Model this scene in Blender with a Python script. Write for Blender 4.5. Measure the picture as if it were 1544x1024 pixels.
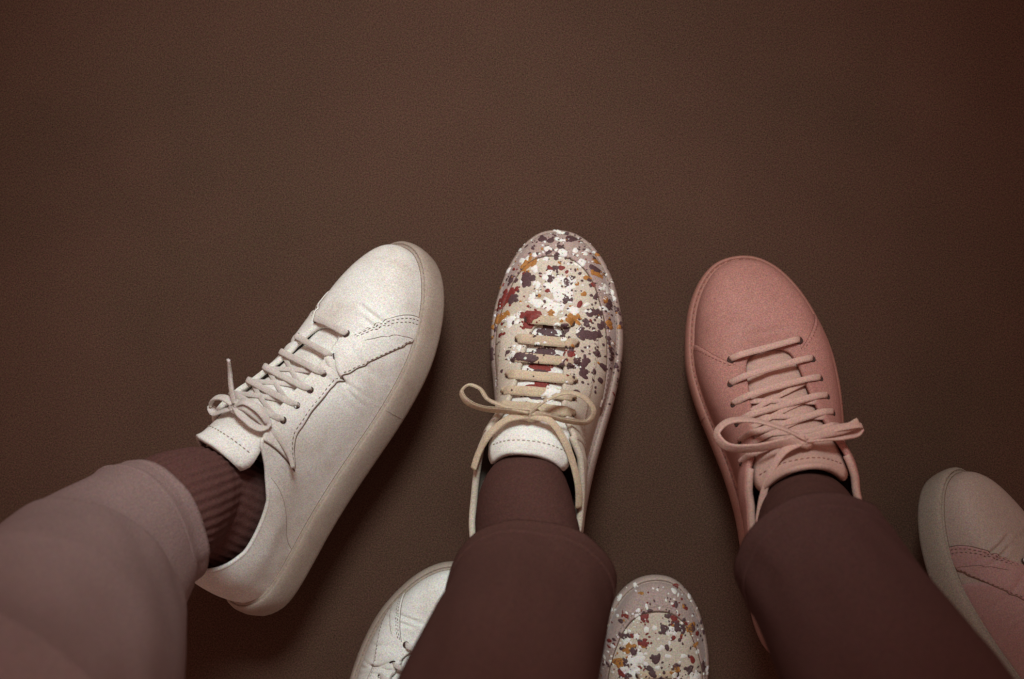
import bpy, math, random
import numpy as np
from mathutils import Vector, Matrix, noise
from mathutils.bvhtree import BVHTree

for o in list(bpy.data.objects):
    bpy.data.objects.remove(o, do_unlink=True)
S = bpy.context.scene
COL = S.collection

# ------------------------------------------------------------------ camera
CAM_H = 1.30
PXM = 1850.0                                   # photo pixels per metre on the ground
cam = bpy.data.cameras.new('camera')
cam.sensor_width = 36.0
cam.lens = 36.0 * CAM_H / (1544.0 / PXM)
cam.clip_start, cam.clip_end = 0.02, 50
cam.dof.use_dof = True
cam.dof.focus_distance = 1.215
cam.dof.aperture_fstop = 4.0
co = bpy.data.objects.new('camera', cam); COL.objects.link(co)
co.location = (0, 0, CAM_H)
S.camera = co

# ------------------------------------------------------------------ light
w = bpy.data.worlds.new('World'); S.world = w; w.use_nodes = True
bgn = w.node_tree.nodes['Background']
bgn.inputs[0].default_value = (1.0, 0.54, 0.43, 1)
bgn.inputs[1].default_value = 0.35

kl = bpy.data.lights.new('key_lamp', 'SPOT'); kl.energy = 82.0; kl.color = (0.90, 1.0, 0.98)
kl.spot_size = math.radians(41); kl.spot_blend = 1.0; kl.shadow_soft_size = 0.22
ko = bpy.data.objects.new('key_lamp', kl); COL.objects.link(ko); ko.location = (-0.04, 0.85, 1.28)
ko.rotation_euler = (Vector((-0.06, 0.03, 0.03)) - ko.location).to_track_quat('-Z', 'Y').to_euler()

vs = S.view_settings
vs.view_transform = 'Standard'; vs.look = 'None'; vs.gamma = 1.0; vs.use_curve_mapping = False
vs.exposure = 0.0
S.render.engine = 'CYCLES'

def at(px, py, z=0.0):
    """photo pixel -> point in the place at height z (metres)"""
    k = (CAM_H - z) / CAM_H / PXM
    return Vector(((px - 772) * k, (512 - py) * k, z))

# ------------------------------------------------------------------ materials
def mat(name, c, rough=0.6, spec=0.3, grain=0.28, gscale=1050, bump=0.12, dirt=None, dirt_amt=0.0,
        dirt_scale=16, weave=0, sheen=0.0, blotch=0.0):
    m = bpy.data.materials.new(name); m.use_nodes = True
    nt = m.node_tree; N = nt.nodes; L = nt.links
    p = N['Principled BSDF']
    p.inputs['Roughness'].default_value = rough
    p.inputs['Specular IOR Level'].default_value = spec
    if sheen: p.inputs['Sheen Weight'].default_value = sheen
    tc = N.new('ShaderNodeTexCoord')
    def nz(scale, detail=2, rough_=0.6):
        n = N.new('ShaderNodeTexNoise'); n.inputs['Scale'].default_value = scale
        n.inputs['Detail'].default_value = detail; n.inputs['Roughness'].default_value = rough_
        L.new(tc.outputs['Object'], n.inputs['Vector']); return n
    g = nz(gscale, 2)
    # fine speckle in the surface itself
    mr = N.new('ShaderNodeMapRange'); mr.inputs['From Min'].default_value = 0.3; mr.inputs['From Max'].default_value = 0.7
    mr.inputs['To Min'].default_value = 1 - grain; mr.inputs['To Max'].default_value = 1 + grain
    L.new(g.outputs['Fac'], mr.inputs['Value'])
    base = N.new('ShaderNodeRGB'); base.outputs[0].default_value = (*c, 1)
    cur = base.outputs[0]
    if dirt:
        d = nz(dirt_scale, 5, 0.65)
        rp = N.new('ShaderNodeMapRange'); rp.inputs['From Min'].default_value = 0.46; rp.inputs['From Max'].default_value = 0.74
        rp.inputs['To Max'].default_value = dirt_amt
        L.new(d.outputs['Fac'], rp.inputs['Value'])
        mx = N.new('ShaderNodeMix'); mx.data_type = 'RGBA'
        L.new(rp.outputs[0], mx.inputs['Factor']); L.new(cur, mx.inputs['A']); mx.inputs['B'].default_value = (*dirt, 1)
        cur = mx.outputs['Result']
    if blotch:
        d = nz(7, 3, 0.55)
        rp = N.new('ShaderNodeMapRange'); rp.inputs['From Min'].default_value = 0.3; rp.inputs['From Max'].default_value = 0.7
        rp.inputs['To Min'].default_value = 1 - blotch; rp.inputs['To Max'].default_value = 1 + blotch
        L.new(d.outputs['Fac'], rp.inputs['Value'])
        v = N.new('ShaderNodeVectorMath'); v.operation = 'SCALE'
        L.new(cur, v.inputs[0]); L.new(rp.outputs[0], v.inputs['Scale']); cur = v.outputs[0]
    # chroma jitter
    cn = nz(gscale * 0.8, 1)
    jm = N.new('ShaderNodeMix'); jm.data_type = 'RGBA'; jm.inputs['Factor'].default_value = 0.32
    one = N.new('ShaderNodeVectorMath'); one.operation = 'SCALE'; one.inputs['Scale'].default_value = 2.0
    L.new(cn.outputs['Color'], one.inputs[0])
    jm.inputs['A'].default_value = (1, 1, 1, 1); L.new(one.outputs[0], jm.inputs['B'])
    v0 = N.new('ShaderNodeVectorMath'); v0.operation = 'MULTIPLY'
    L.new(cur, v0.inputs[0]); L.new(jm.outputs['Result'], v0.inputs[1])
    v = N.new('ShaderNodeVectorMath'); v.operation = 'SCALE'
    L.new(v0.outputs[0], v.inputs[0]); L.new(mr.outputs[0], v.inputs['Scale'])
    L.new(v.outputs[0], p.inputs['Base Color'])
    if bump:
        b = N.new('ShaderNodeBump'); b.inputs['Strength'].default_value = bump; b.inputs['Distance'].default_value = 0.0012
        n2 = nz(260 if not weave else weave, 3)
        L.new(n2.outputs['Fac'], b.inputs['Height']); L.new(b.outputs['Normal'], p.inputs['Normal'])
    return m

M = {}
M['white_leather'] = mat('white_leather', (0.80, 0.785, 0.745), 0.72, 0.2, 0.22, dirt=(0.46, 0.35, 0.27), dirt_amt=0.6)
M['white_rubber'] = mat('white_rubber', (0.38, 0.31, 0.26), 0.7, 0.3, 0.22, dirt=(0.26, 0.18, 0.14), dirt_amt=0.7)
M['white_lace'] = mat('white_lace', (0.66, 0.61, 0.57), 0.85, 0.1, 0.18, bump=0.4, dirt=(0.42, 0.32, 0.28), dirt_amt=0.5)
M['thread_brown'] = mat('thread_brown', (0.16, 0.10, 0.075), 0.8, 0.1)
M['thread_grey'] = mat('thread_grey', (0.34, 0.26, 0.22), 0.8, 0.1)
M['hole'] = mat('hole', (0.06, 0.035, 0.03), 0.9, 0.05)
M['suede'] = mat('suede', (0.42, 0.31, 0.28), 0.9, 0.1, 0.3, bump=0.5, sheen=0.2)
M['cream_leather'] = mat('cream_leather', (0.60, 0.52, 0.43), 0.65, 0.2, 0.25, dirt=(0.40, 0.29, 0.22), dirt_amt=0.6)
M['cream_lace'] = mat('cream_lace', (0.60, 0.48, 0.35), 0.85, 0.1, 0.22, bump=0.4, dirt=(0.36, 0.25, 0.17), dirt_amt=0.6)
M['cream_rubber'] = mat('cream_rubber', (0.42, 0.32, 0.28), 0.7, 0.2, 0.25)
M['pink_leather'] = mat('pink_leather', (0.43, 0.205, 0.175), 0.6, 0.25, 0.32, dirt=(0.33, 0.145, 0.12), dirt_amt=0.6)
M['pink_rubber'] = mat('pink_rubber', (0.36, 0.165, 0.13), 0.6, 0.3, 0.2)
M['pink_lace'] = mat('pink_lace', (0.58, 0.37, 0.315), 0.85, 0.1, 0.2, bump=0.4)
M['pale_pink_lining'] = mat('pale_pink_lining', (0.54, 0.34, 0.285), 0.7, 0.2, 0.2)
M['thread_pink'] = mat('thread_pink', (0.26, 0.11, 0.09), 0.8, 0.1)
M['grey_leather'] = mat('grey_leather', (0.36, 0.29, 0.25), 0.6, 0.25, 0.22)
M['leak_rose_leather'] = mat('leak_rose_leather', (0.36, 0.22, 0.205), 0.6, 0.25, 0.22)  # pinkish light leak over pale leather, put into the base colour
M['grey_rubber'] = mat('grey_rubber', (0.26, 0.22, 0.18), 0.7, 0.2, 0.25)
M['paint_white'] = mat('paint_white', (0.82, 0.80, 0.76), 0.6, 0.25, 0.1)
M['paint_plum'] = mat('paint_plum', (0.10, 0.052, 0.056), 0.6, 0.25, 0.3)
M['paint_red'] = mat('paint_red', (0.21, 0.035, 0.03), 0.6, 0.25, 0.3)
M['paint_ochre'] = mat('paint_ochre', (0.40, 0.17, 0.045), 0.6, 0.25, 0.3)
M['dark_knit'] = mat('dark_knit', (0.11, 0.052, 0.046), 0.95, 0.05, 0.3, bump=0.5)
M['black_knit'] = mat('black_knit', (0.082, 0.038, 0.032), 0.95, 0.05, 0.3, bump=0.5)
M['dark_cloth'] = mat('dark_cloth', (0.092, 0.043, 0.036), 0.95, 0.05, 0.3, bump=0.6, weave=650)
M['plum_cloth'] = mat('plum_cloth', (0.092, 0.045, 0.040), 0.95, 0.05, 0.3, bump=0.6, weave=650)
M['pale_cloth'] = mat('pale_cloth', (0.275, 0.19, 0.18), 0.95, 0.05, 0.25, bump=0.6, weave=650, blotch=0.1)
M['ground'] = mat('ground_earth', (0.084, 0.045, 0.032), 0.95, 0.05, 0.75, gscale=1150, bump=0.05, weave=900, blotch=0.07, dirt=(0.052, 0.037, 0.023), dirt_amt=0.45, dirt_scale=4)

# ------------------------------------------------------------------ helpers
def mk(name, V, F, m, parent=None, smooth=True):
    me = bpy.data.meshes.new(name)
    me.from_pydata([tuple(map(float, v)) for v in V], [], [tuple(f) for f in F])
    me.materials.append(m)
    if smooth: me.polygons.foreach_set('use_smooth', [True] * len(me.polygons))
    me.update()
    o = bpy.data.objects.new(name, me); COL.objects.link(o)
    if parent: o.parent = parent
    return o

def grid_faces(na, nb, wrap_a=False):
    F = []
    for i in range(na if wrap_a else na - 1):
        i2 = (i + 1) % na
        for j in range(nb - 1):
            F.append((i * nb + j, i * nb + j + 1, i2 * nb + j + 1, i2 * nb + j))
    return F

def hermite(xk, Y, x, period=None):
    """cubic Hermite through knots; periodic if period"""
    xk = np.array(xk, float); Y = np.array(Y, float)
    if Y.ndim == 1: Y = Y[:, None]
    if period:
        xk = np.concatenate([xk[-3:] - period, xk, xk[:3] + period]); Y = np.concatenate([Y[-3:], Y, Y[:3]])
    m = np.zeros_like(Y)
    m[1:-1] = (Y[2:] - Y[:-2]) / (xk[2:] - xk[:-2])[:, None]
    m[0] = (Y[1] - Y[0]) / (xk[1] - xk[0]); m[-1] = (Y[-1] - Y[-2]) / (xk[-1] - xk[-2])
    x = np.asarray(x, float)
    i = np.clip(np.searchsorted(xk, x, side='right') - 1, 0, len(xk) - 2)
    h = (xk[i + 1] - xk[i]); u = ((x - xk[i]) / h)[..., None]; h = h[..., None]
    return ((2*u**3 - 3*u**2 + 1) * Y[i] + (u**3 - 2*u**2 + u) * h * m[i]
            + (-2*u**3 + 3*u**2) * Y[i + 1] + (u**3 - u**2) * h * m[i + 1])

def spline(P, n):
    P = np.array(P, float)
    d = np.concatenate([[0], np.cumsum(np.linalg.norm(np.diff(P, axis=0), axis=1))])
    return hermite(d, P, np.linspace(0, d[-1], n))

def unit(a): return a / np.maximum(np.linalg.norm(a, axis=-1, keepdims=True), 1e-9)

# ------------------------------------------------------------------ the shoe's form (cm, y toward the toe)
OUT_S = [0, .04, .08, .12, .16, .20, .24, .28, .32, .36, .40, .44, .46, .475, .49, .50,
         .51, .525, .54, .56, .60, .64, .68, .72, .76, .80, .84, .88, .92, .96]
OUT_P = [(-.4, 29.5), (1.1, 29.2), (2.5, 28.2), (3.7, 26.5), (4.55, 24.4), (5.1, 22), (5.2, 19.5), (4.95, 16.8), (4.45, 14),
         (3.95, 11), (3.65, 8), (3.55, 5), (3.4, 3.2), (2.9, 1.7), (1.5, .45), (0, .1),
         (-1.5, .45), (-2.9, 1.7), (-3.4, 3.2), (-3.5, 5), (-3.45, 8), (-3.4, 11), (-3.7, 14), (-4.25, 16.8), (-4.8, 19.5),
         (-5.0, 22), (-4.7, 24.4), (-4.1, 26.5), (-3.1, 28.2), (-1.9, 29.2)]
TOP_R = [(0, 0, 21.2, 6.55), (.06, .6, 21.1, 6.53), (.12, 1.1, 20.8, 6.6), (.16, 1.35, 20.2, 6.8), (.20, 1.5, 19.2, 7.2),
         (.24, 1.6, 18, 7.7), (.28, 1.75, 16.7, 8.35), (.32, 1.95, 15.2, 9.1), (.355, 2.3, 13.6, 9.9), (.375, 2.8, 12.0, 10.0),
         (.40, 3.15, 10.0, 9.2), (.43, 3.3, 7.4, 8.3), (.46, 3.15, 4.5, 8.1), (.48, 2.4, 2.5, 8.4), (.5, 0, 1.2, 8.9)]
#         s    o1   z1   dx   dy   dz     (handle at the sole: outward, up; handle at the top line)
HND_R = [(0, .10, 2.7, 0, 4.4, -.25), (.06, .10, 2.7, 1.3, 4.2, -.3), (.12, .12, 2.6, 2.0, 3.2, -.5), (.16, .15, 2.4, 2.3, 2.0, -.7),
         (.20, .18, 2.2, 2.4, 1.0, -.9), (.24, .15, 2.2, 2.3, .3, -1.1), (.28, .10, 2.3, 2.2, 0, -1.4), (.32, .05, 2.4, 1.9, 0, -1.8),
         (.355, .05, 2.5, 1.5, 0, -2.1), (.375, .05, 2.5, 1.2, 0, -2.3), (.40, .1, 2.5, .6, 0, -2.4), (.43, .2, 2.5, .35, 0, -2.3),
         (.46, .3, 2.5, .4, -.1, -2.2), (.48, .35, 2.5, .4, -.3, -2.0), (.5, .35, 2.5, 0, -.35, -2.0)]
def both(R, flip):
    Ls = [tuple([1 - r[0]] + [(-v if k in flip else v) for k, v in enumerate(r[1:], 1)]) for r in R[1:-1]]
    A = sorted(R + Ls)
    return [a[0] for a in A], [a[1:] for a in A]
TOP_S, TOP_V = both(TOP_R, {1})
HND_S, HND_V = both(HND_R, {3})

def spring(y):                                   # the toe curls up a little
    return np.where(y > 21, 1.0 * ((y - 21) / 8.5) ** 2, 0.0)
def outline(s):
    s = np.asarray(s, float) % 1.0
    p = hermite(OUT_S, OUT_P, s, 1.0)
    e = 1e-3
    d = unit(hermite(OUT_S, OUT_P, (s + e) % 1, 1.0) - hermite(OUT_S, OUT_P, (s - e) % 1, 1.0))
    n = np.stack([-d[..., 1], d[..., 0]], -1)      # left of travel; travel is clockwise, so this is outward
    return p, n

class Form:
    def __init__(self, creases=(), seed=0, throat=1.0, collar=1.08, dip=0.0):
        self.dip = dip
        self.creases = creases; self.seed = seed; self.throat = throat; self.collar = collar
    def raw(self, s, t):
        s, t = np.broadcast_arrays(np.asarray(s, float), np.asarray(t, float))
        s = s % 1.0
        p, n = outline(s)
        B = np.concatenate([p - n * 0.42, np.full(s.shape + (1,), 2.25)], -1)
        T = hermite(TOP_S, TOP_V, s, 1.0)
        T[..., 0] *= 1 + (self.throat - 1) * np.clip((.40 - np.minimum(s, 1 - s)) / .06, 0, 1)
        H = hermite(HND_S, HND_V, s, 1.0)
        T[..., 0] *= 1 + (self.collar - 1) * np.clip((np.minimum(s, 1 - s) - .35) / .04, 0, 1)
        T[..., 2] -= self.dip * np.clip((np.minimum(s, 1 - s) - .378) / .04, 0, 1) ** .8 * np.clip((.5 - np.minimum(s, 1 - s)) / .04, 0, 1)
        P1 = B + np.concatenate([n * H[..., :1], H[..., 1:2]], -1)
        P2 = T + H[..., 2:5]
        u = t[..., None]
        P = (1-u)**3 * B + 3*(1-u)**2*u * P1 + 3*(1-u)*u*u * P2 + u**3 * T
        P[..., 2] += spring(P[..., 1]) * np.clip(1.1 - t, 0, 1)
        for (ax, ay, bx, by, dep, wid) in self.creases:
            a = np.array([ax, ay]); d = np.array([bx - ax, by - ay]); l2 = d @ d
            q = P[..., :2] - a
            k = np.clip((q @ d) / l2, 0, 1)
            dist = np.linalg.norm(q - k[..., None] * d, axis=-1)
            fade = np.sin(np.clip(k * 0.9 + 0.05, 0, 1) * math.pi) ** 0.5
            P[..., 2] -= dep * fade * (np.exp(-(dist / wid) ** 2) - 0.45 * np.exp(-((dist - 2.1 * wid) / (1.3 * wid)) ** 2))
        return P
    def at(self, s, t, off=0.0):
        s, t = np.broadcast_arrays(np.asarray(s, float), np.asarray(t, float))
        P = self.raw(s, t); e = 2e-3
        t1 = np.clip(t + e, 0, 1); t0 = np.clip(t - e, 0, 1)
        ds = self.raw(s + e, t) - self.raw(s - e, t); dt = self.raw(s, t1) - self.raw(s, t0)
        n = unit(np.cross(dt, ds))
        return P + n * np.asarray(off)[..., None] if np.ndim(off) else P + n * off, n

TONGUE = [(22.0, 6.0, 1.7, .35), (19.5, 6.9, 1.9, .45), (17, 8.1, 2.1, .6), (14.5, 9.5, 2.5, .8), (12.5, 10.6, 2.9, 1.0),
          (11.5, 11.3, 3.1, 1.3), (10.7, 11.9, 3.0, 1.5), (10.4, 12.4, 2.7, 1.5)]
def tongue_z(y):
    A = np.array(TONGUE[::-1]); return np.interp(y, A[:, 0], A[:, 1])

class Shoe:
    """builds one shoe under an Empty; local cm scaled to metres"""
    def __init__(self, name, label, group, size, mirror, form, width=1.0):
        self.wd = width
        self.root = bpy.data.objects.new(name, None); COL.objects.link(self.root)
        self.root.empty_display_size = 0.05
        self.root['label'] = label; self.root['category'] = 'shoe'
        if group: self.root['group'] = group
        self.k = 0.01 * size; self.mx = -1 if mirror else 1
        self.f = form; self.geo = []
    def mk(self, name, V, F, m, parent=None, smooth=True, keep=True):
        V = np.array(V, float).reshape(-1, 3)
        if keep: self.geo.append((V.copy(), [tuple(f) for f in F]))
        V = V * np.array([self.mx * self.wd, 1, 1]) * self.k
        if self.mx < 0: F = [tuple(f)[::-1] for f in F]
        return mk(name, V, F, m, parent or self.root, smooth)
    def solid(self, o, th, offset=-1.0):
        md = o.modifiers.new('thickness', 'SOLIDIFY'); md.thickness = th * self.k; md.offset = offset
        md.use_even_offset = False
        return o

    # -------- sole
    def sole(self, m, mstitch, mseam=None, h=2.4):
        prof = [(-1.2, .06), (-.5, .02), (-.12, 0), (.06, .12), (.13, .35), (.20, .8), (.24, 1.3), (.22, 1.7), (.15, 2.05), (.03, 2.28), (-.08, 2.38),
                (-.13, 2.36), (-.17, 2.27), (-.21, 2.27), (-.25, 2.37), (-.32, 2.43), (-.40, 2.42), (-.47, 2.30), (-.8, 2.2)]
        prof = [(a, z * h / 2.4) for a, z in prof]
        n = 200; s = np.arange(n) / n
        p, nn = outline(s)
        V = np.zeros((n, len(prof), 3))
        for j, (a, z) in enumerate(prof):
            q = p + nn * a
            V[:, j, :2] = q; V[:, j, 2] = z + spring(q[:, 1])
        F = grid_faces(n, len(prof), True)
        F.append(tuple(i * len(prof) for i in range(n)))
        VV = V.reshape(-1, 3)
        so = self.mk('sole', VV, F, m, keep=True)
        # stitch row in the groove
        self.stitches([tuple(V[i, 12] * .5 + V[i, 13] * .5 + np.array([0, 0, .02])) for i in range(n)] , mstitch, so, closed=True, r=.045, dash=.34, gap=.14, name='welt_stitching')
        # one thin joint line across the wall on each side
        for s0 in (.265, .74):
            pts = []
            pp, nv = outline(np.array([s0]))
            for (a, z) in prof[3:10]:
                q = pp[0] + nv[0] * (a + .012); pts.append((q[0], q[1], z + float(spring(q[1]))))
            self.tube('sole_joint', pts, .028, mseam or M['thread_grey'], so)
        return so

    def joint(self, m, r=.05):
        s = np.linspace(0, 1, 160); p, n = outline(s); q = p - n * .44
        return self.tube('sole_gap', np.concatenate([q, (2.42 + spring(q[:, 1]))[:, None]], 1), r, m)
    def tube(self, name, pts, r, m, parent=None, n=5, keep=False):
        P = np.array(pts, float); T = unit(np.gradient(P, axis=0))
        ref = np.array([.3, .2, .93]); A = unit(np.cross(T, ref)); Bv = np.cross(T, A)
        a = np.linspace(0, 2 * math.pi, n, endpoint=False)
        V = P[:, None] + r * (np.cos(a)[None, :, None] * A[:, None] + np.sin(a)[None, :, None] * Bv[:, None])
        F = []
        for i in range(len(P) - 1):
            for j in range(n):
                j2 = (j + 1) % n
                F.append((i * n + j, i * n + j2, (i + 1) * n + j2, (i + 1) * n + j))
        F += [tuple(range(n))[::-1], tuple((len(P) - 1) * n + j for j in range(n))]
        return self.mk(name, V, F, m, parent, keep=keep)

    def stitches(self, pts, m, parent, closed=False, r=.035, dash=.26, gap=.12, name='stitching'):
        P = np.array(pts, float)
        if closed: P = np.vstack([P, P[:1]])
        d = np.concatenate([[0], np.cumsum(np.linalg.norm(np.diff(P, axis=0), axis=1))])
        V = []; F = []
        x = gap
        while x + dash < d[-1]:
            a = np.array([np.interp(x, d, P[:, k]) for k in range(3)]); b = np.array([np.interp(x + dash, d, P[:, k]) for k in range(3)])
            t = unit(b - a); u = unit(np.cross(t, [.31, .2, .93])); v = np.cross(t, u); o = len(V)
            V.append(a)
            for q, c in ((.25, 1), (.75, 1)):
                for k in range(4):
                    an = k * math.pi / 2
                    V.append(a + (b - a) * q + r * c * (math.cos(an) * u + math.sin(an) * v))
            V.append(b)
            for k in range(4):
                k2 = (k + 1) % 4
                F += [(o, o + 1 + k2, o + 1 + k), (o + 1 + k, o + 1 + k2, o + 5 + k2, o + 5 + k), (o + 9, o + 5 + k, o + 5 + k2)]
            x += dash + gap
        if not V: return None
        ob = self.mk(name, V, F, m, parent, keep=False); ob['kind'] = 'stuff'
        return ob

    # -------- upper
    def upper(self, m, ns=420, nt=64):
        s = np.arange(ns) / ns; t = np.linspace(0, 1, nt)
        V, _ = self.f.at(s[:, None], t[None, :])
        for i in range(ns):
            for j in range(nt):
                v = V[i, j]
                V[i, j, 2] += .05 * noise.noise(Vector((v[0] * .5 + self.f.seed, v[1] * .5, v[2] * .5)))
        F = grid_faces(ns, nt, True)
        o = self.mk('upper', V.reshape(-1, 3), F, m)
        self.solid(o, .28); self.up = o
        return o

    def panel(self, name, s0, s1, tlo, thi, m, off=.10, ns=90, nt=26, parent=None):
        """a leather piece laid on the upper; its edges roll down"""
        s = np.linspace(s0, s1, ns); lo = np.array([tlo(x) for x in s]); hi = np.array([thi(x) for x in s])
        u = np.concatenate([[0, .004], np.linspace(.02, .98, nt), [.996, 1]])
        t = lo[:, None] + (hi - lo)[:, None] * u[None]
        o_ = np.full(t.shape, off); o_[:, 0] = -.06; o_[:, -1] = -.06; o_[:, 1] = off * .75; o_[:, -2] = off * .75
        o_[0] = -.06; o_[-1] = -.06
        ss = np.repeat(s[:, None], t.shape[1], 1)
        ss[1] = ss[0] + 4e-4; ss[-2] = ss[-1] - 4e-4
        V, _ = self.f.at(ss, np.clip(t, 0, 1), o_)
        for i in range(V.shape[0]):
            for j in range(V.shape[1]):
                v = V[i, j]
                V[i, j, 2] += .05 * noise.noise(Vector((v[0] * .5 + self.f.seed, v[1] * .5, v[2] * .5)))
        F = grid_faces(len(s), t.shape[1])
        return self.mk(name, V.reshape(-1, 3), F, m, parent or self.up)

    def seam(self, st, m, parent=None, off=.10, n=90, **k):
        st = np.array(st, float)
        d = np.concatenate([[0], np.cumsum(np.hypot(np.diff(st[:, 0]) * 60, np.diff(st[:, 1]) * 9))])
        q = hermite(d, st, np.linspace(0, d[-1], n))
        P, _ = self.f.at(q[:, 0], np.clip(q[:, 1], 0, 1), off)
        return self.stitches(P, m, parent or self.up, **k)
    def groove(self, name, st, m, r=.035, off=.0, n=60, parent=None):
        st = np.array(st, float)
        d = np.concatenate([[0], np.cumsum(np.hypot(np.diff(st[:, 0]) * 60, np.diff(st[:, 1]) * 9))])
        q = hermite(d, st, np.linspace(0, d[-1], n))
        P, _ = self.f.at(q[:, 0], np.clip(q[:, 1], 0, 1), off)
        return self.tube(name, P, r, m, parent or self.up)

    def tongue(self, m, lip=None, cut=0.0):
        rows = spline([(y + cut * max(0, (13 - y) / 2.6), z, a, b) for y, z, a, b in TONGUE], 40); nx = 21
        x = np.linspace(-1, 1, nx)
        V = np.zeros((40, nx, 3))
        for i, (y, z, hw, dr) in enumerate(rows):
            k = max(0, (i - 30) / 9)
            V[i, :, 0] = x * hw; V[i, :, 1] = y - .9 * k * np.abs(x) ** 2.5 * 1.0
            V[i, :, 2] = z - dr * np.abs(x) ** 2.2 - .8 * k * np.abs(x) ** 3
        for i in range(40):
            for j in range(nx):
                v = V[i, j]; V[i, j, 2] += .14 * noise.noise(Vector((v[0] * .9, v[1] * .8 + self.f.seed * 3, 1.3)))
        F = [tuple(f)[::-1] for f in grid_faces(40, nx)]
        o = self.mk('tongue', V.reshape(-1, 3), F, m)
        self.solid(o, .35); self.tg = o
        P = [V[35, j] + np.array([0, 0, .05]) for j in range(1, nx - 1)]
        self.stitches(P, lip or M['thread_grey'], o, name='tongue_stitching')
        return o

    def collar(self, m, r=.17):
        s = np.linspace(.372, .628, 90)
        P, n = self.f.at(s, np.full(s.shape, .992))
        return self.tube('collar_binding', P - n * (r - .03) + np.array([0, 0, .06]), r, m, self.up, n=9, keep=True)

    # -------- laces
    def ribbon(self, name, pts, m, parent, w=.62, th=.2, up=(0, 0, 1), n=40, wob=.05, wtip=1.0):
        P = spline(pts, n)
        T = unit(np.gradient(P, axis=0))
        if np.ndim(up[0]): U = hermite(np.linspace(0, 1, len(up)), np.array(up, float), np.linspace(0, 1, n))
        else: U = np.repeat(np.array([up], float), n, 0)
        Nn = unit(U - (U * T).sum(-1, keepdims=True) * T); Sd = np.cross(T, Nn)
        k = 12; a = np.linspace(0, 2 * math.pi, k, endpoint=False)
        ca = np.sign(np.cos(a)) * np.abs(np.cos(a)) ** .6; sa = np.sign(np.sin(a)) * np.abs(np.sin(a)) ** .6
        V = np.zeros((n, k, 3))
        for i in range(n):
            ww = w * (1 + wob * 2 * noise.noise(Vector((P[i][0] * 1.3, P[i][1] * 1.3, self.f.seed + 7.1))))
            if wtip != 1.0: ww *= 1 + (wtip - 1) * (i / (n - 1))
            V[i] = P[i] + Sd[i] * (ca * ww / 2)[:, None] + Nn[i] * (sa * th / 2)[:, None]
        F = [tuple(f)[::-1] for f in grid_faces(n, k)]
        for i in range(n - 1): F.append((i * k, (i + 1) * k, (i + 1) * k + k - 1, i * k + k - 1)[::-1][::-1])
        F += [tuple(range(k)), tuple((n - 1) * k + j for j in range(k))[::-1]]
        return self.mk(name, V.reshape(-1, 3), F, m, parent)

    def laces(self, mlace, rows=6, knot=(0, 13.2, 11.0), visible=None, mhole=None, w=.62, skew=.0, th=.2, dist=.85, cross=True, y0=20.6):
        ss = np.interp(np.linspace(y0, 13.9, rows), [13.6, 15.2, 16.7, 18, 19.2, 20.2, 20.8], [.355, .32, .28, .24, .20, .16, .12])
        def hole(s):
            t = np.linspace(1, .5, 80); P = self.f.raw(np.full(80, s), t)
            d = np.concatenate([[0], np.cumsum(np.linalg.norm(np.diff(P, axis=0), axis=1))])
            tt = float(np.interp(dist, d, t)); q, n = self.f.at(np.array([s]), np.array([tt]), .115)
            return q[0], n[0]
        rng = random.Random(int(self.f.seed * 10) + 3)
        kn = self.knot(knot, mlace, w)
        ys = []
        for i, s in enumerate(ss):
            sr, sl = s - skew, 1 - (s + skew)
            (hr, nr), (hl, nl) = hole(sr), hole(sl)
            for h, n_ in ((hr, nr), (hl, nl)):
                u = unit(np.cross(n_, [0, 1, 0.2])); v = np.cross(n_, u)
                V = [h + n_ * .01]; a = np.linspace(0, 2 * math.pi, 12, endpoint=False)
                V += [h + n_ * .012 + .19 * (math.cos(b) * u + math.sin(b) * v) for b in a]
                V += [h + n_ * .05 + .24 * (math.cos(b) * u + math.sin(b) * v) for b in a]
                V += [h - n_ * .03 + .30 * (math.cos(b) * u + math.sin(b) * v) for b in a]
                F = [(0, 1 + (j + 1) % 12, 1 + j) for j in range(12)]
                for r in (1, 13):
                    F += [(r + j, r + (j + 1) % 12, r + 12 + (j + 1) % 12, r + 12 + j) for j in range(12)]
                self.mk('eyelet', V, F, mhole or M['hole'], keep=False)
            er = self.f.raw(np.array([sr]), np.array([1.0]))[0]; el = self.f.raw(np.array([sl]), np.array([1.0]))[0]
            yo = 0.0
            zc = float(tongue_z((er[1] + el[1]) / 2))
            j = [rng.uniform(-.06, .06) for _ in range(4)]
            hm = (hl[2] + hr[2]) / 2
            hgt = max(.3, zc + .30 - hm, (el[2] + er[2]) / 2 + .22 - hm)
            pts = [hl - nl * .06, hl + nl * .10 + np.array([.10, 0, 0])]
            ul = (el[0] - hl[0]) / (hr[0] - hl[0]); ur = (er[0] - hl[0]) / (hr[0] - hl[0])
            for u, z in ((ul * .5, None), (ul, el[2] + .27), (.5, max(zc + .34, (el[2] + er[2]) / 2 + .34)), (ur, er[2] + .27), ((1 + ur) / 2, None)):
                q = hl + (hr - hl) * u; q[1] += j[0] * (1 - abs(2 * u - 1))
                if z is None: q[2] = (hl[2] + el[2] if u < .5 else hr[2] + er[2]) / 2 + .30
                else: q[2] = z
                pts.append(q)
            pts += [hr + nr * .10 + np.array([-.10, 0, 0]), hr - nr * .06]
            if i < rows - 1 or True:
                self.ribbon('lace_row', pts, mlace, kn, w=w, th=th)
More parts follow.
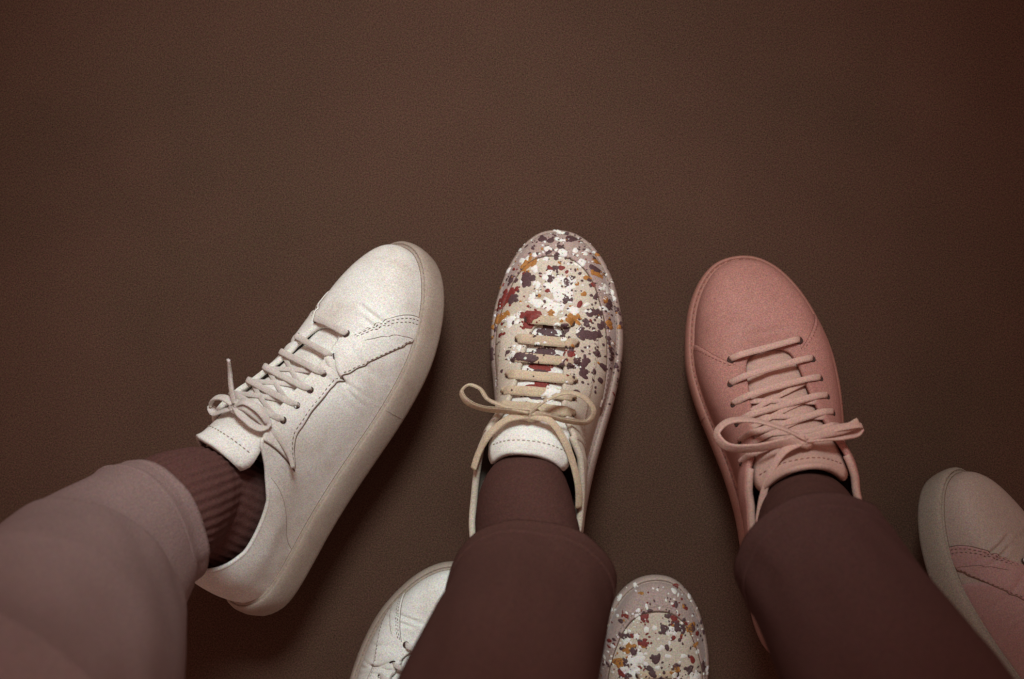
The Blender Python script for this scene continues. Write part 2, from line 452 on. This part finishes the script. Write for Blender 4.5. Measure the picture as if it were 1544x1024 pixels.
            if cross and 2 <= i < rows - 1:           # the crossings under the rows
                s2 = ss[i + 1]; er2 = self.f.raw(np.array([s2]), np.array([1.0]))[0]; el2 = self.f.raw(np.array([1 - s2]), np.array([1.0]))[0]
                for a, b in ((el, er2), (er, el2)):
                    mid = (a + b) / 2; mid[2] = float(tongue_z(mid[1])) + .16
                    a2 = a.copy(); a2[2] -= .1; b2 = b.copy(); b2[2] -= .1
                    self.ribbon('lace_crossing', [a2, mid, b2], mlace, kn, w=w * .8, th=.12, n=14)
        return kn
    def knot(self, K, m, w):
        K = np.array(K, float)
        nu, nv = 16, 10
        V = []
        for i in range(nu):
            a = 2 * math.pi * i / nu
            for j in range(nv):
                b = -math.pi / 2 + math.pi * (j + .5) / nv
                d = np.array([.75 * math.cos(a) * math.cos(b), .52 * math.sin(a) * math.cos(b), .42 * math.sin(b)])
                d *= 1 + .16 * math.sin(3 * a + 2 * b) + .1 * math.sin(7 * b + a)
                V.append(K + d)
        F = [tuple(f) for f in grid_faces(nu, nv, True)]
        F += [tuple(i * nv for i in range(nu))[::-1], tuple(i * nv + nv - 1 for i in range(nu))]
        self.K = K
        return self.mk('lace', V, F, m)

    # -------- paint
    def splats(self, items, seed):
        """items: (colour, x, y, r, stretch, angle); draped onto whatever lies there"""
        V = []; F = []
        for v, f in self.geo:
            o = len(V); V += [Vector(p) for p in v]; F += [tuple(i + o for i in q) for q in f]
        bvh = BVHTree.FromPolygons(V, F)
        rng = random.Random(seed)
        out = {}
        more = []
        for (c, x, y, r, stz, ang) in items:
            if r < .24: more.append((c, x, y, r, stz, ang)); continue
            more.append((c, x, y, r * .72, stz, ang))
            for q in range(rng.randint(2, 4)):
                a = rng.uniform(0, 6.3); d = r * rng.uniform(.45, .9)
                more.append((c, x + d * math.cos(a) * stz, y + d * math.sin(a), r * rng.uniform(.25, .5), rng.uniform(1, 1.6), rng.uniform(0, 3)))
            for q in range(rng.randint(2, 6)):
                a = rng.uniform(0, 6.3); d = r * rng.uniform(1.1, 2.2)
                more.append((c, x + d * math.cos(a), y + d * math.sin(a), rng.uniform(.04, .11), 1.2, a))
        for (c, x, y, r, stz, ang) in more:
            VV, FF = out.setdefault(c, ([], []))
            n = 20 if r > .2 else 11
            rings = 4 if r > .25 else 2
            ph = [rng.uniform(0, 6.3) for _ in range(4)]; am = [rng.uniform(.03, .18), rng.uniform(.03, .15), rng.uniform(.0, .10), rng.uniform(0, .06)]
            pts = {}; ok = True
            o = len(VV); vs = []
            for k in range(rings + 1):
                for j in range(n if k else 1):
                    a = 2 * math.pi * j / n
                    rr = r * (k / rings) * (1 + am[0] * math.sin(2 * a + ph[0]) + am[1] * math.sin(3 * a + ph[1]) + am[2] * math.sin(5 * a + ph[2]) + am[3] * math.sin(8 * a + ph[3]))
                    dx, dy = rr * math.cos(a) * stz, rr * math.sin(a)
                    X = x + dx * math.cos(ang) - dy * math.sin(ang); Y = y + dx * math.sin(ang) + dy * math.cos(ang)
                    h = bvh.ray_cast(Vector((X, Y, 30)), Vector((0, 0, -1)))
                    if h[0] is None: vs.append(None)
                    else:
                        nn = h[1] if h[1].z > 0 else -h[1]
                        vs.append(h[0] + nn * (.055 if k < rings else .012))
            idx = {}
            for i, v in enumerate(vs):
                if v is not None: idx[i] = len(VV); VV.append(v)
            def face(*q):
                if any(i not in idx for i in q): return
                zs = [vs[i].z for i in q]
                if max(zs) - min(zs) > .55: return
                FF.append(tuple(idx[i] for i in q))
            for j in range(n):
                j2 = (j + 1) % n
                face(0, 1 + j, 1 + j2)
                for k in range(1, rings):
                    b = 1 + (k - 1) * n; face(b + j, b + n + j, b + n + j2, b + j2)
        for c, (VV, FF) in out.items():
            if FF:
                o = self.mk(c + '_splatter', VV, FF, M['paint_' + c], keep=False)
                o['kind'] = 'stuff'

    # -------- place it
    def place(self, px, py, yaw, roll=0, pitch=0, lift=0.0):
        R = Matrix.Rotation(math.radians(-yaw), 3, 'Z') @ Matrix.Rotation(math.radians(-roll), 3, 'Y') @ Matrix.Rotation(math.radians(-pitch), 3, 'X')
        V = np.concatenate([v for v, f in self.geo[:1]]) * np.array([self.mx * self.wd, 1, 1]) * self.k
        W = V @ np.array(R).T
        zoff = -W[:, 2].min() + lift
        toe = Vector((-.4 * self.mx * self.k, 29.6 * self.k, 2.2 * self.k)); tw = R @ toe
        g = at(px, py, tw.z + zoff)
        loc = Vector((g.x - tw.x, g.y - tw.y, zoff))
        self.root.matrix_world = Matrix.Translation(loc) @ R.to_4x4()
        self.Mw = Matrix.Translation(loc) @ R.to_4x4()
        return self
    def pt(self, x, y, z): return self.Mw @ Vector((x * self.mx * self.wd * self.k, y * self.k, z * self.k))
    def fwd(self): return (self.Mw.to_3x3() @ Vector((0, 1, 0))).normalized()

# ------------------------------------------------------------------ ground
g = mk('ground', [(-4, -4, 0), (4, -4, 0), (4, 4, 0), (-4, 4, 0)], [(0, 1, 2, 3)], M['ground'], None, False)
g['kind'] = 'structure'

# ------------------------------------------------------------------ shoe builders
def white_shoe(label, size, mirror, seed, mleather, mrubber, mtoe=None, group=None, width=1.0):
    creases = [(1.4, 23.6, 4.7, 23.0, .22, .15), (2.0, 23.0, 4.6, 22.4, .14, .16), (1.9, 19.8, 5.0, 17.0, .30, .13), (2.0, 18.9, 4.9, 17.9, .24, .13), (2.6, 20.8, 5.0, 19.4, .14, .2), (3.2, 18.6, 5.0, 16.0, .14, .2),
               (-1.4, 22.6, -4.4, 21.8, .14, .18), (-2.0, 19.5, -4.4, 18.5, .14, .2), (2.8, 15.5, 4.2, 13.2, .1, .35), (.6, 22.9, -1.2, 22.7, .08, .2)]
    sh = Shoe('sneaker', label, group, size, mirror, Form(creases, seed, 1.2, 1.1, 1.5), width)
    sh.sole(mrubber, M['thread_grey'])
    sh.joint(M['thread_brown'])
    sh.upper(mtoe or mleather)
    sh.tongue(mleather)
    # lace facing that runs down to the sole at the ball of the foot
    def tlo(a):
        if a < .176: return 0.0
        return float(np.clip(hermite([.176, .188, .204, .224, .248, .30, .335, .36, .374], [0, .14, .40, .60, .70, .725, .72, .66, .53], np.array([a]))[0, 0], 0, 1))
    for side in (0, 1):
        fn = (lambda s: tlo(s)) if side == 0 else (lambda s: tlo(1 - s))
        rng_ = (.150, .374) if side == 0 else (.626, .850)
        pn = sh.panel('eyestay', rng_[0], rng_[1], fn, lambda s: 1.0, mleather, off=.12, ns=220)
        k = (lambda a: a) if side == 0 else (lambda a: 1 - a)
        xs = np.linspace(.18, .370, 26)
        sh.seam([(k(x), tlo(x) + .035) for x in xs], M['thread_brown'], pn, off=.125)
        sh.groove('edge_line', [(k(x), max(tlo(x) - .004, 0)) for x in np.linspace(.177, .372, 30)], M['thread_brown'], .062, .03, 140, pn)
        sh.seam([(k(.154), t) for t in np.linspace(.02, .84, 14)], M['thread_brown'], pn, off=.125)
        sh.seam([(k(.159), t) for t in np.linspace(.02, .84, 14)], M['thread_brown'], pn, off=.125)
        sh.groove('edge_line', [(k(.1495), t) for t in np.linspace(.0, .86, 14)], M['thread_brown'], .03, .02, 60, pn)
        sh.groove('edge_line', [(k(.178 - .004 * t), .06 + .62 * t) for t in np.linspace(0, 1, 8)], M['thread_brown'], .028, .11, 40, pn)
        sh.groove('edge_line', [(k(.3745), t) for t in np.linspace(.53, .99, 10)], M['thread_brown'], .05, .02, 40, pn)
        sh.groove('quarter_seam', [(k(.40 + .03 * t), .95 - .95 * t) for t in np.linspace(0, 1, 8)], M['thread_grey'], .022, .0, 40)
    if mtoe:  # quarters laid over the toe colour carry the painted light leak
        for r in ((.20, .49), (.51, .80)):
            sh.panel('quarter', r[0], r[1], lambda s: 0.0, lambda s: .99, mleather, off=.05, ns=90, nt=24)
    sh.collar(mleather)
    kn = sh.laces(M['white_lace'], 6, (0, 13.3, 11.0), w=.46, th=.24)
    K = sh.K
    rb = lambda nm, p, **a: sh.ribbon(nm, [K + np.array(q) for q in p], M['white_lace'], kn, **a)
    rb('lace_end', [(0, 0, .2), (1.4, .2, .25), (2.6, -.1, -.6), (3.6, -.6, -1.9), (4.2, -1.3, -3.0), (4.5, -2.0, -3.7)], w=.52, up=(.5, 0, .85), wtip=.6)
    rb('lace_end', [(0, 0, .2), (-.5, 1.0, .9), (-.7, 1.9, 1.5), (-.6, 2.6, 2.2)], w=.45, wtip=.8)
    rb('lace_loop', [(0, 0, .1), (-1.2, .1, .4), (-2.4, -.3, .3), (-2.9, -.9, -.2), (-2.3, -1.2, -.3), (-1.1, -.7, .0), (0, -.1, .1)], w=.6, up=(0, .6, .8))
    rb('lace_loop', [(0, 0, .2), (1.3, .6, .5), (2.6, .5, .0), (3.2, -.1, -.8), (2.7, -.6, -.6), (1.3, -.4, .2), (0, 0, .2)], w=.55, up=(.2, .5, .8))
    return sh

def splatter_shoe(label, size, mirror, seed, items, bow=True):
    creases = [(1.4, 22.0, 4.0, 21.0, .08, .2), (-1.4, 22.0, -4.0, 21.0, .08, .2), (2.5, 16, 4.4, 14, .1, .3)]
    sh = Shoe('sneaker', label, None, size, mirror, Form(creases, seed, 1.0, 1.28, .4))
    sh.sole(M['cream_rubber'], M['thread_grey'])
    sh.upper(M['cream_leather'])
    sh.tongue(M['white_leather'])
    def thi(s):
        a = s if s < .5 else 1 - s
        a = abs((s + .5) % 1 - .5)
        return float(np.interp(a, [0, .06, .10, .14, .18, .22, .27, .30], [.50, .50, .50, .50, .46, .40, .28, .20]))
    mg = sh.panel('mudguard', -.30, .30, lambda s: 0.0, thi, M['suede'], off=.13, ns=150, nt=18)
    sh.seam([(s, thi(s) - .045) for s in np.linspace(-.29, .29, 40)], M['thread_grey'], mg, off=.145, n=160)
    sh.groove('edge_line', [(s, thi(s) + .006) for s in np.linspace(-.29, .29, 40)], M['thread_brown'], .05, .03, 160, mg)
    for side in (0, 1):
        k = (lambda a: a) if side == 0 else (lambda a: 1 - a)
        tl = lambda a: float(np.interp(a, [.165, .19, .22, .30, .34, .362, .376], [.70, .60, .58, .60, .58, .52, .44]))
        r = (.165, .376) if side == 0 else (.624, .835)
        pn = sh.panel('eyestay', r[0], r[1], (lambda s, k=k: tl(k(s))), lambda s: 1.0, M['cream_leather'], off=.10)
        sh.seam([(k(x), tl(x) + .04) for x in np.linspace(.17, .372, 24)], M['thread_grey'], pn, off=.115)
        hp = (.43, .498) if side == 0 else (.502, .57)
        sh.panel('heel_counter', hp[0], hp[1], lambda s: 0.0, lambda s: .62, M['suede'], off=.09, ns=30, nt=12)
    sh.collar(M['cream_leather'], .27)
    sh.geo_full = sh.geo; sh.geo = sh.geo[2:3]
    sh.splats([(random.Random(int(seed) + q).choice(['plum', 'plum', 'plum', 'red']), .25 * math.sin(q * 2.1), 20.6 - .62 * q, .55, 1.9, .1 * math.sin(q)) for q in range(10)], int(seed) + 40)
    sh.geo = sh.geo_full
    kn = sh.laces(M['cream_lace'], 6, (-.2, 13.3, 11.0), w=.74, th=.24, cross=False)
    K = sh.K
    rb = lambda nm, p, **a: sh.ribbon(nm, [K + np.array(q) for q in p], M['cream_lace'], kn, **a)
    if bow:
        rb('lace_loop', [(0, 0, .2), (-1.6, .0, .5), (-3.4, .05, .3), (-4.7, .5, .0), (-5.2, 1.2, -.1), (-4.7, 1.75, 0), (-3.8, 1.5, .1), (-3.1, .75, .3), (-1.6, .3, .5), (0, .1, .3)],
           w=.75, th=.2, up=[(0, -1, .5), (0, -1, .4), (0, -1, .35), (-.5, -1, .35), (-1, 0, .3), (0, 1, .3), (1, .6, .3), (.5, 1, .4), (0, 1, .5), (0, 1, .5)], n=70)
        rb('lace_loop', [(0, 0, .2), (1.2, 1.0, .7), (2.6, 1.75, .5), (3.9, 1.6, -.2), (4.6, .8, -.9), (4.2, 0, -1.0), (2.8, -.2, -.2), (1.4, -.05, .3), (0, 0, .3)],
           w=.55, th=.2, up=[(0, 1, .6), (-.3, 1, .6), (0, 1, .6), (.6, .7, .6), (1, 0, .5), (.4, -1, .6), (0, -1, .6), (0, -1, .6), (0, 0, 1)], n=60)
        rb('lace_end', [(0, -.1, .2), (1.6, -.4, .3), (2.7, -1.6, -.3), (3.5, -3.2, -1.2), (4.0, -4.9, -2.0), (4.1, -6.2, -2.6)], w=.55, up=(.6, 0, .8))
        rb('lace_end', [(0, -.1, .2), (-1.4, -.5, .2), (-2.7, -1.6, -.3), (-3.5, -2.9, -1.2), (-3.9, -4.2, -1.8)], w=.6, up=(-.6, 0, .8))
    sh.splats(items, seed * 7 + 1)
    return sh

def pink_shoe(label, size, mirror, seed):
    creases = [(-1.8, 22.2, 1.8, 22.5, .14, .4), (-3.4, 22.6, -1.2, 23.2, .08, .25), (1.4, 23.2, 3.6, 22.8, .08, .25), (-3.6, 14, -2.6, 11, .08, .4)]
    sh = Shoe('sneaker', label, None, size, mirror, Form(creases, seed, 1.25, 1.15))
    sh.sole(M['pink_rubber'], M['thread_pink'], M['thread_pink'])
    sh.joint(M['thread_pink'])
    sh.upper(M['pink_leather'])
    sh.tongue(M['pale_pink_lining'], M['thread_pink'], 1.0)
    for side in (0, 1):
        k = (lambda a: a) if side == 0 else (lambda a: 1 - a)
        fr = .158 if side == 0 else .176
        r = (fr, .492) if side == 0 else (.508, 1 - fr)
        q = sh.panel('quarter', r[0], r[1], lambda s: 0.0, lambda s: 1.0, M['pink_leather'], off=.09, ns=130, nt=40)
        sh.seam([(k(fr + .006), t) for t in np.linspace(.03, .88, 14)], M['thread_pink'], q, off=.10)
        sh.groove('edge_line', [(k(fr), t) for t in np.linspace(.0, .9, 14)], M['thread_pink'], .04, .02, 60, q)
    sh.collar(M['pale_pink_lining'], .24)
    kn = sh.laces(M['pink_lace'], 6, (.5, 13.3, 11.1), w=.44, th=.22, skew=.014, dist=1.2, y0=20.3)
    K = sh.K
    rb = lambda nm, p, **a: sh.ribbon(nm, [K + np.array(q) for q in p], M['pink_lace'], kn, **a)
    rb('lace_loop', [(0, 0, .2), (-1.5, .9, .6), (-3.2, 1.7, .4), (-4.7, 2.0, -.3), (-5.5, 1.4, -.6), (-5.0, .4, -.4), (-3.4, -.1, .2), (-1.6, -.1, .5), (0, 0, .3)],
       w=.75, th=.2, up=[(0, 1, .6), (.1, 1, .6), (.1, 1, .6), (-.4, .9, .6), (-1, 0, .5), (-.3, -1, .6), (0, -1, .6), (0, -1, .7), (0, 0, 1)], n=60)
    rb('lace_loop', [(0, 0, .2), (1.4, .3, .5), (2.8, .5, .1), (3.9, .6, -.7), (3.6, .2, -.9), (2.4, -.1, -.1), (1.2, -.1, .3), (0, 0, .2)], w=.6, up=(0, .5, .8))
    rb('lace_end', [(0, 0, .3), (1.4, .1, .6), (2.3, .25, .3), (3.1, .5, -.1), (3.7, .8, -.4)], w=.55, up=(0, -.4, 1), wtip=1.15)
    rb('lace_end', [(0, -.1, .2), (-1.5, -.6, .3), (-2.6, -1.8, -.3), (-3.3, -3.3, -1.2), (-3.7, -4.6, -1.9)], w=.5, up=(-.5, 0, .85))
    return sh

# ------------------------------------------------------------------ the six shoes
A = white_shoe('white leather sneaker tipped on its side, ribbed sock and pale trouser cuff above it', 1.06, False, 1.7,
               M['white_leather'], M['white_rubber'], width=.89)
A.place(628, 374, 23.5, roll=40, pitch=6)

def L_(px, py): return ((px - 838) / 18.9, 29.5 - (py - 352) / 18.9 * 1.03)
def mid_items():
    it = []
    def a(c, px, py, r, st=1.0, an=0.0): x, y = L_(px, py); it.append((c, x, y, r / 18.9, st, an))
    for q in [(853, 367, 10), (823, 376, 7), (808, 373, 8), (836, 402, 6), (795, 440, 10, 2.0, 1.6), (856, 441, 10), (832, 438, 8), (858, 466, 8), (777, 470, 8, 1.5, .8), (838, 420, 5),
              (745, 540, 7, 2, 1.6), (862, 510, 9), (890, 515, 10, 1.6, 0), (897, 555, 8), (895, 573, 8), (867, 568, 5), (876, 567, 5), (812, 560, 14, 1.8, 0), (783, 552, 5), (890, 412, 8), (806, 400, 3), (770, 440, 6, 2, 1.2)]:
        a('plum', *q)
    for q in [(820, 391, 7), (845, 397, 9), (873, 408, 9), (820, 406, 5), (838, 374, 3), (875, 391, 4), (833, 448, 9, 1.6, .3), (848, 460, 11, 1.5, .2), (840, 480, 9, 2.4, .1), (815, 475, 8, 1.8, 0), (870, 482, 8, 1.6, .2), (828, 542, 6, 1.5), (800, 545, 5), (860, 615, 14, 1.5), (912, 470, 4, 1.8),
              (850, 510, 8), (905, 410, 3), (780, 505, 9, 1.4, 1.2), (790, 560, 8)]:
        a('white', *q)
    for q in [(766, 468, 12, 1.7, 1.0), (812, 495, 13, 1.4, .1), (875, 548, 6, 1.8, 1.5), (808, 510, 8, 1.5), (830, 456, 4), (782, 455, 4), (755, 480, 6), (893, 438, 4)]:
        a('red', *q)
    for q in [(792, 416, 10, 1.8, 1.1), (760, 497, 12, 1.3, .3), (869, 496, 12), (838, 488, 7), (921, 489, 7), (897, 420, 6, 1.6), (882, 455, 4)]:
        a('ochre', *q)
    r = random.Random(11)
    for i in range(30):                          # white spatter thickest over the vamp
        it.append(('white', r.gauss(.3, 1.3), r.gauss(23.6, 1.7), r.uniform(.08, .32), r.uniform(1, 1.8), r.uniform(0, 3)))
    for i in range(40):
        it.append(('plum', r.gauss(3.9, .9), r.uniform(15.5, 24), r.uniform(.06, .32), r.uniform(1, 1.8), r.uniform(0, 3)))
    for i in range(330):
        y = 29.4 - abs(r.gauss(0, 1)) * 6.5; x = r.uniform(-5.1, 5.3)
        if y < 15: continue
        c = r.choice(['plum', 'plum', 'white', 'white', 'red', 'ochre', 'plum', 'white'])
        it.append((c, x, y, r.choice([.05, .06, .07, .08, .1, .13, .2]), r.uniform(1, 1.8), r.uniform(0, 3)))
    return it
B = splatter_shoe('paint splattered cream sneaker with lace loop at its side and dark trouser leg above', 1.0, False, 4.2, mid_items())
B.place(846, 353, 5, roll=8, pitch=12)

C = pink_shoe('pink leather sneaker with plain rounded toe, tied pink laces and dark trouser leg above', 1.10, False, 2.9)
C.place(1108, 394, -8, pitch=19)

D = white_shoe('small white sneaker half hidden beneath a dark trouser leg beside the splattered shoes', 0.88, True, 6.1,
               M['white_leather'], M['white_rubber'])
D.place(712, 856, 27, pitch=2)

r = random.Random(5)
def low_items():
    it = []
    for i in range(420):
        y = r.uniform(15, 29); x = r.uniform(-5, 5)
        big = i < 130 and abs(x) < 3.6 and y < 26.5
        c = r.choice(['plum', 'plum', 'white', 'white', 'white', 'red', 'ochre'])
        it.append((c, x, y, r.uniform(.18, .5) if big else r.choice([.06, .08, .1, .14, .2]), r.uniform(1, 1.9), r.uniform(0, 3)))
    return it
E = splatter_shoe('smaller paint splattered sneaker densely daubed over its laces, tongue and toe', 0.87, True, 8.3, low_items())
E.place(986, 869, -2, pitch=2)

F_ = white_shoe('grey toed sneaker with rose light leak painted on its quarter, lying tipped away from the pink shoe', 0.98, True, 3.3,
                M['leak_rose_leather'], M['grey_rubber'], mtoe=M['grey_leather'])
F_.place(1416, 716, -26, roll=-46, pitch=4)

# ------------------------------------------------------------------ the people's legs
def tube(name, path, ra, rb, ref, m, parent, n=72, rings=70, disp=None, cap=True, thick=0.0):
    P = spline([tuple(p) for p in path], rings)
    T = unit(np.gradient(P, axis=0)); ref = np.array(ref, float)
    Bv = unit(ref - (T @ ref)[:, None] * T); Av = np.cross(Bv, T)
    q = np.linspace(0, len(path) - 1, rings); kk = np.arange(len(path))
    d = np.concatenate([[0], np.cumsum(np.linalg.norm(np.diff(np.array([tuple(p) for p in path]), axis=0), axis=1))])
    pos = np.linspace(0, d[-1], rings)
    a_ = np.interp(pos, d, ra); b_ = np.interp(pos, d, rb)
    an = np.linspace(0, 2 * math.pi, n, endpoint=False)
    V = np.zeros((rings, n, 3))
    for i in range(rings):
        for j in range(n):
            k = 1.0 + (disp(pos[i], an[j], i / (rings - 1)) if disp else 0)
            V[i, j] = P[i] + k * (a_[i] * math.cos(an[j]) * Av[i] + b_[i] * math.sin(an[j]) * Bv[i])
    F = []
    for i in range(rings - 1):
        for j in range(n):
            j2 = (j + 1) % n
            F.append((i * n + j, i * n + j2, (i + 1) * n + j2, (i + 1) * n + j))
    if cap: F.append(tuple((rings - 1) * n + j for j in range(n)))
    o = mk(name, V.reshape(-1, 3), F, m, parent)
    if thick:
        md = o.modifiers.new('thickness', 'SOLIDIFY'); md.thickness = thick; md.offset = -1
    return o, V

def cloth(seed, amp):
    def f(l, a, u):
        v = noise.noise(Vector((math.cos(a) * 1.3 + seed, math.sin(a) * 1.3, l * 6)))
        v += .5 * noise.noise(Vector((math.cos(a) * 2.6 + seed, math.sin(a) * 2.6 + 3, l * 16 + a)))
        v += .35 * noise.noise(Vector((math.cos(a) * 1.2 + seed * 2, math.sin(a) * 1.2, l * 45 + 2 * math.sin(a + seed)))) * max(.25, 1 - u * 3)
        return amp * v
    return f
def knit(ribs, fold):
    def f(l, a, u):
        return (.015 * math.cos(ribs * a) if ribs else 0) + fold * math.sin(l * 420 + 1.2 * math.sin(a * 2)) * max(0, 1 - abs(u - .55) * 2.4)
    return f

def person(label, root_at):
    o = bpy.data.objects.new('person', None); COL.objects.link(o); o.location = root_at
    o.empty_display_size = .05
    o['label'] = label; o['category'] = 'person'
    return o
def keep(o, parent):
    o.parent = parent; o.matrix_parent_inverse = Matrix.Translation(-Vector(parent.location)); return o

def leg(p, sh, path, ra, rb, mcloth, msock, seed, amp=.05, sock_to=None, sock_r=None, ribs=0, fold=.006, sy=7.1):
    f = sh.fwd(); k = sh.k * 100
    s0 = [sh.pt(0, sy, 3.6), sh.pt(0, sy, 6.5), sh.pt(0, sy, 9.2)] + (sock_to or [path[0].lerp(path[1], .0), path[0].lerp(path[1], .4)])
    n = len(s0)
    sra = ([.030 * k, .033 * k, .035 * k] + [.038] * (n - 3)) if not sock_r else [.022 * k, .024 * k, .027 * k] + [q[0] for q in sock_r]
    srb = ([.042 * k, .045 * k, .046 * k] + [.044] * (n - 3)) if not sock_r else [.040 * k, .042 * k, .042 * k] + [q[1] for q in sock_r]
    so, _ = tube('sock', s0, sra, srb, f, msock, None, n=176, rings=90, disp=knit(ribs, fold)); keep(so, p)
    tr, V = tube('trouser_leg', path, ra, rb, f, mcloth, None, n=96, rings=90, disp=cloth(seed, amp), thick=.0025); keep(tr, p)
    d = (path[1] - path[0]).length; e = path[0].lerp(path[1], min(.9, .020 / d)); q = min(.9, .020 / d)
    hm, HV = tube('hem', [path[0] - (path[1] - path[0]).normalized() * .0015, path[0].lerp(e, .5), e],
                  [ra[0] + .0018] * 2 + [ra[0] + (ra[1] - ra[0]) * q + .0012], [rb[0] + .0018] * 2 + [rb[0] + (rb[1] - rb[0]) * q + .0012],
                  f, mcloth, tr, n=96, rings=10, disp=cloth(seed, amp), cap=False, thick=.004)
    return tr

p1 = person('person in pale pinkish trousers and ribbed brown sock, leg slanting in', at(60, 900))
leg(p1, A, [at(236, 788, .155), at(205, 806, .17), at(132, 885, .21), at(50, 1010, .30), at(-90, 1170, .42)],
    [.048, .053, .072, .094, .11], [.048, .053, .072, .094, .11], M['pale_cloth'], M['dark_knit'], 2.0, .05,
    sock_to=[at(262, 768, .15), at(205, 808, .17)], sock_r=[(.040, .042), (.042, .043)], ribs=38, fold=.007, sy=6.2)
p2 = person('person in plain dark trousers wearing the paint splattered sneakers', at(800, 1000))
leg(p2, B, [at(803, 880, .19), at(792, 925, .23), at(758, 1034, .32), at(700, 1300, .44), at(660, 1500, .52)],
    [.056, .057, .060, .07, .075], [.048, .052, .060, .07, .075], M['dark_cloth'], M['black_knit'], 5.0, .065, sy=6.3)
leg(p2, E, [at(1005, 1305, .12), at(1000, 1380, .20), at(990, 1540, .34)], [.055, .058, .07], [.06, .06, .07], M['dark_cloth'], M['black_knit'], 6.0, .03)
p3 = person('person in plain dark plum trousers wearing the pink sneaker', at(1350, 1000))
leg(p3, C, [at(1228, 842, .22), at(1262, 900, .26), at(1345, 1040, .34), at(1500, 1300, .44), at(1600, 1500, .52)],
    [.054, .057, .062, .07, .075], [.050, .054, .062, .07, .075], M['plum_cloth'], M['black_knit'], 9.0, .065)
leg(p3, F_, [at(1800, 1095, .14), at(1850, 1130, .19), at(1960, 1220, .30)], [.055, .058, .065], [.06, .06, .065], M['plum_cloth'], M['black_knit'], 12.0, .03)
leg(p1, D, [at(515, 1245, .12), at(490, 1310, .18), at(400, 1460, .32)], [.055, .06, .07], [.06, .06, .07], M['pale_cloth'], M['dark_knit'], 14.0, .03)
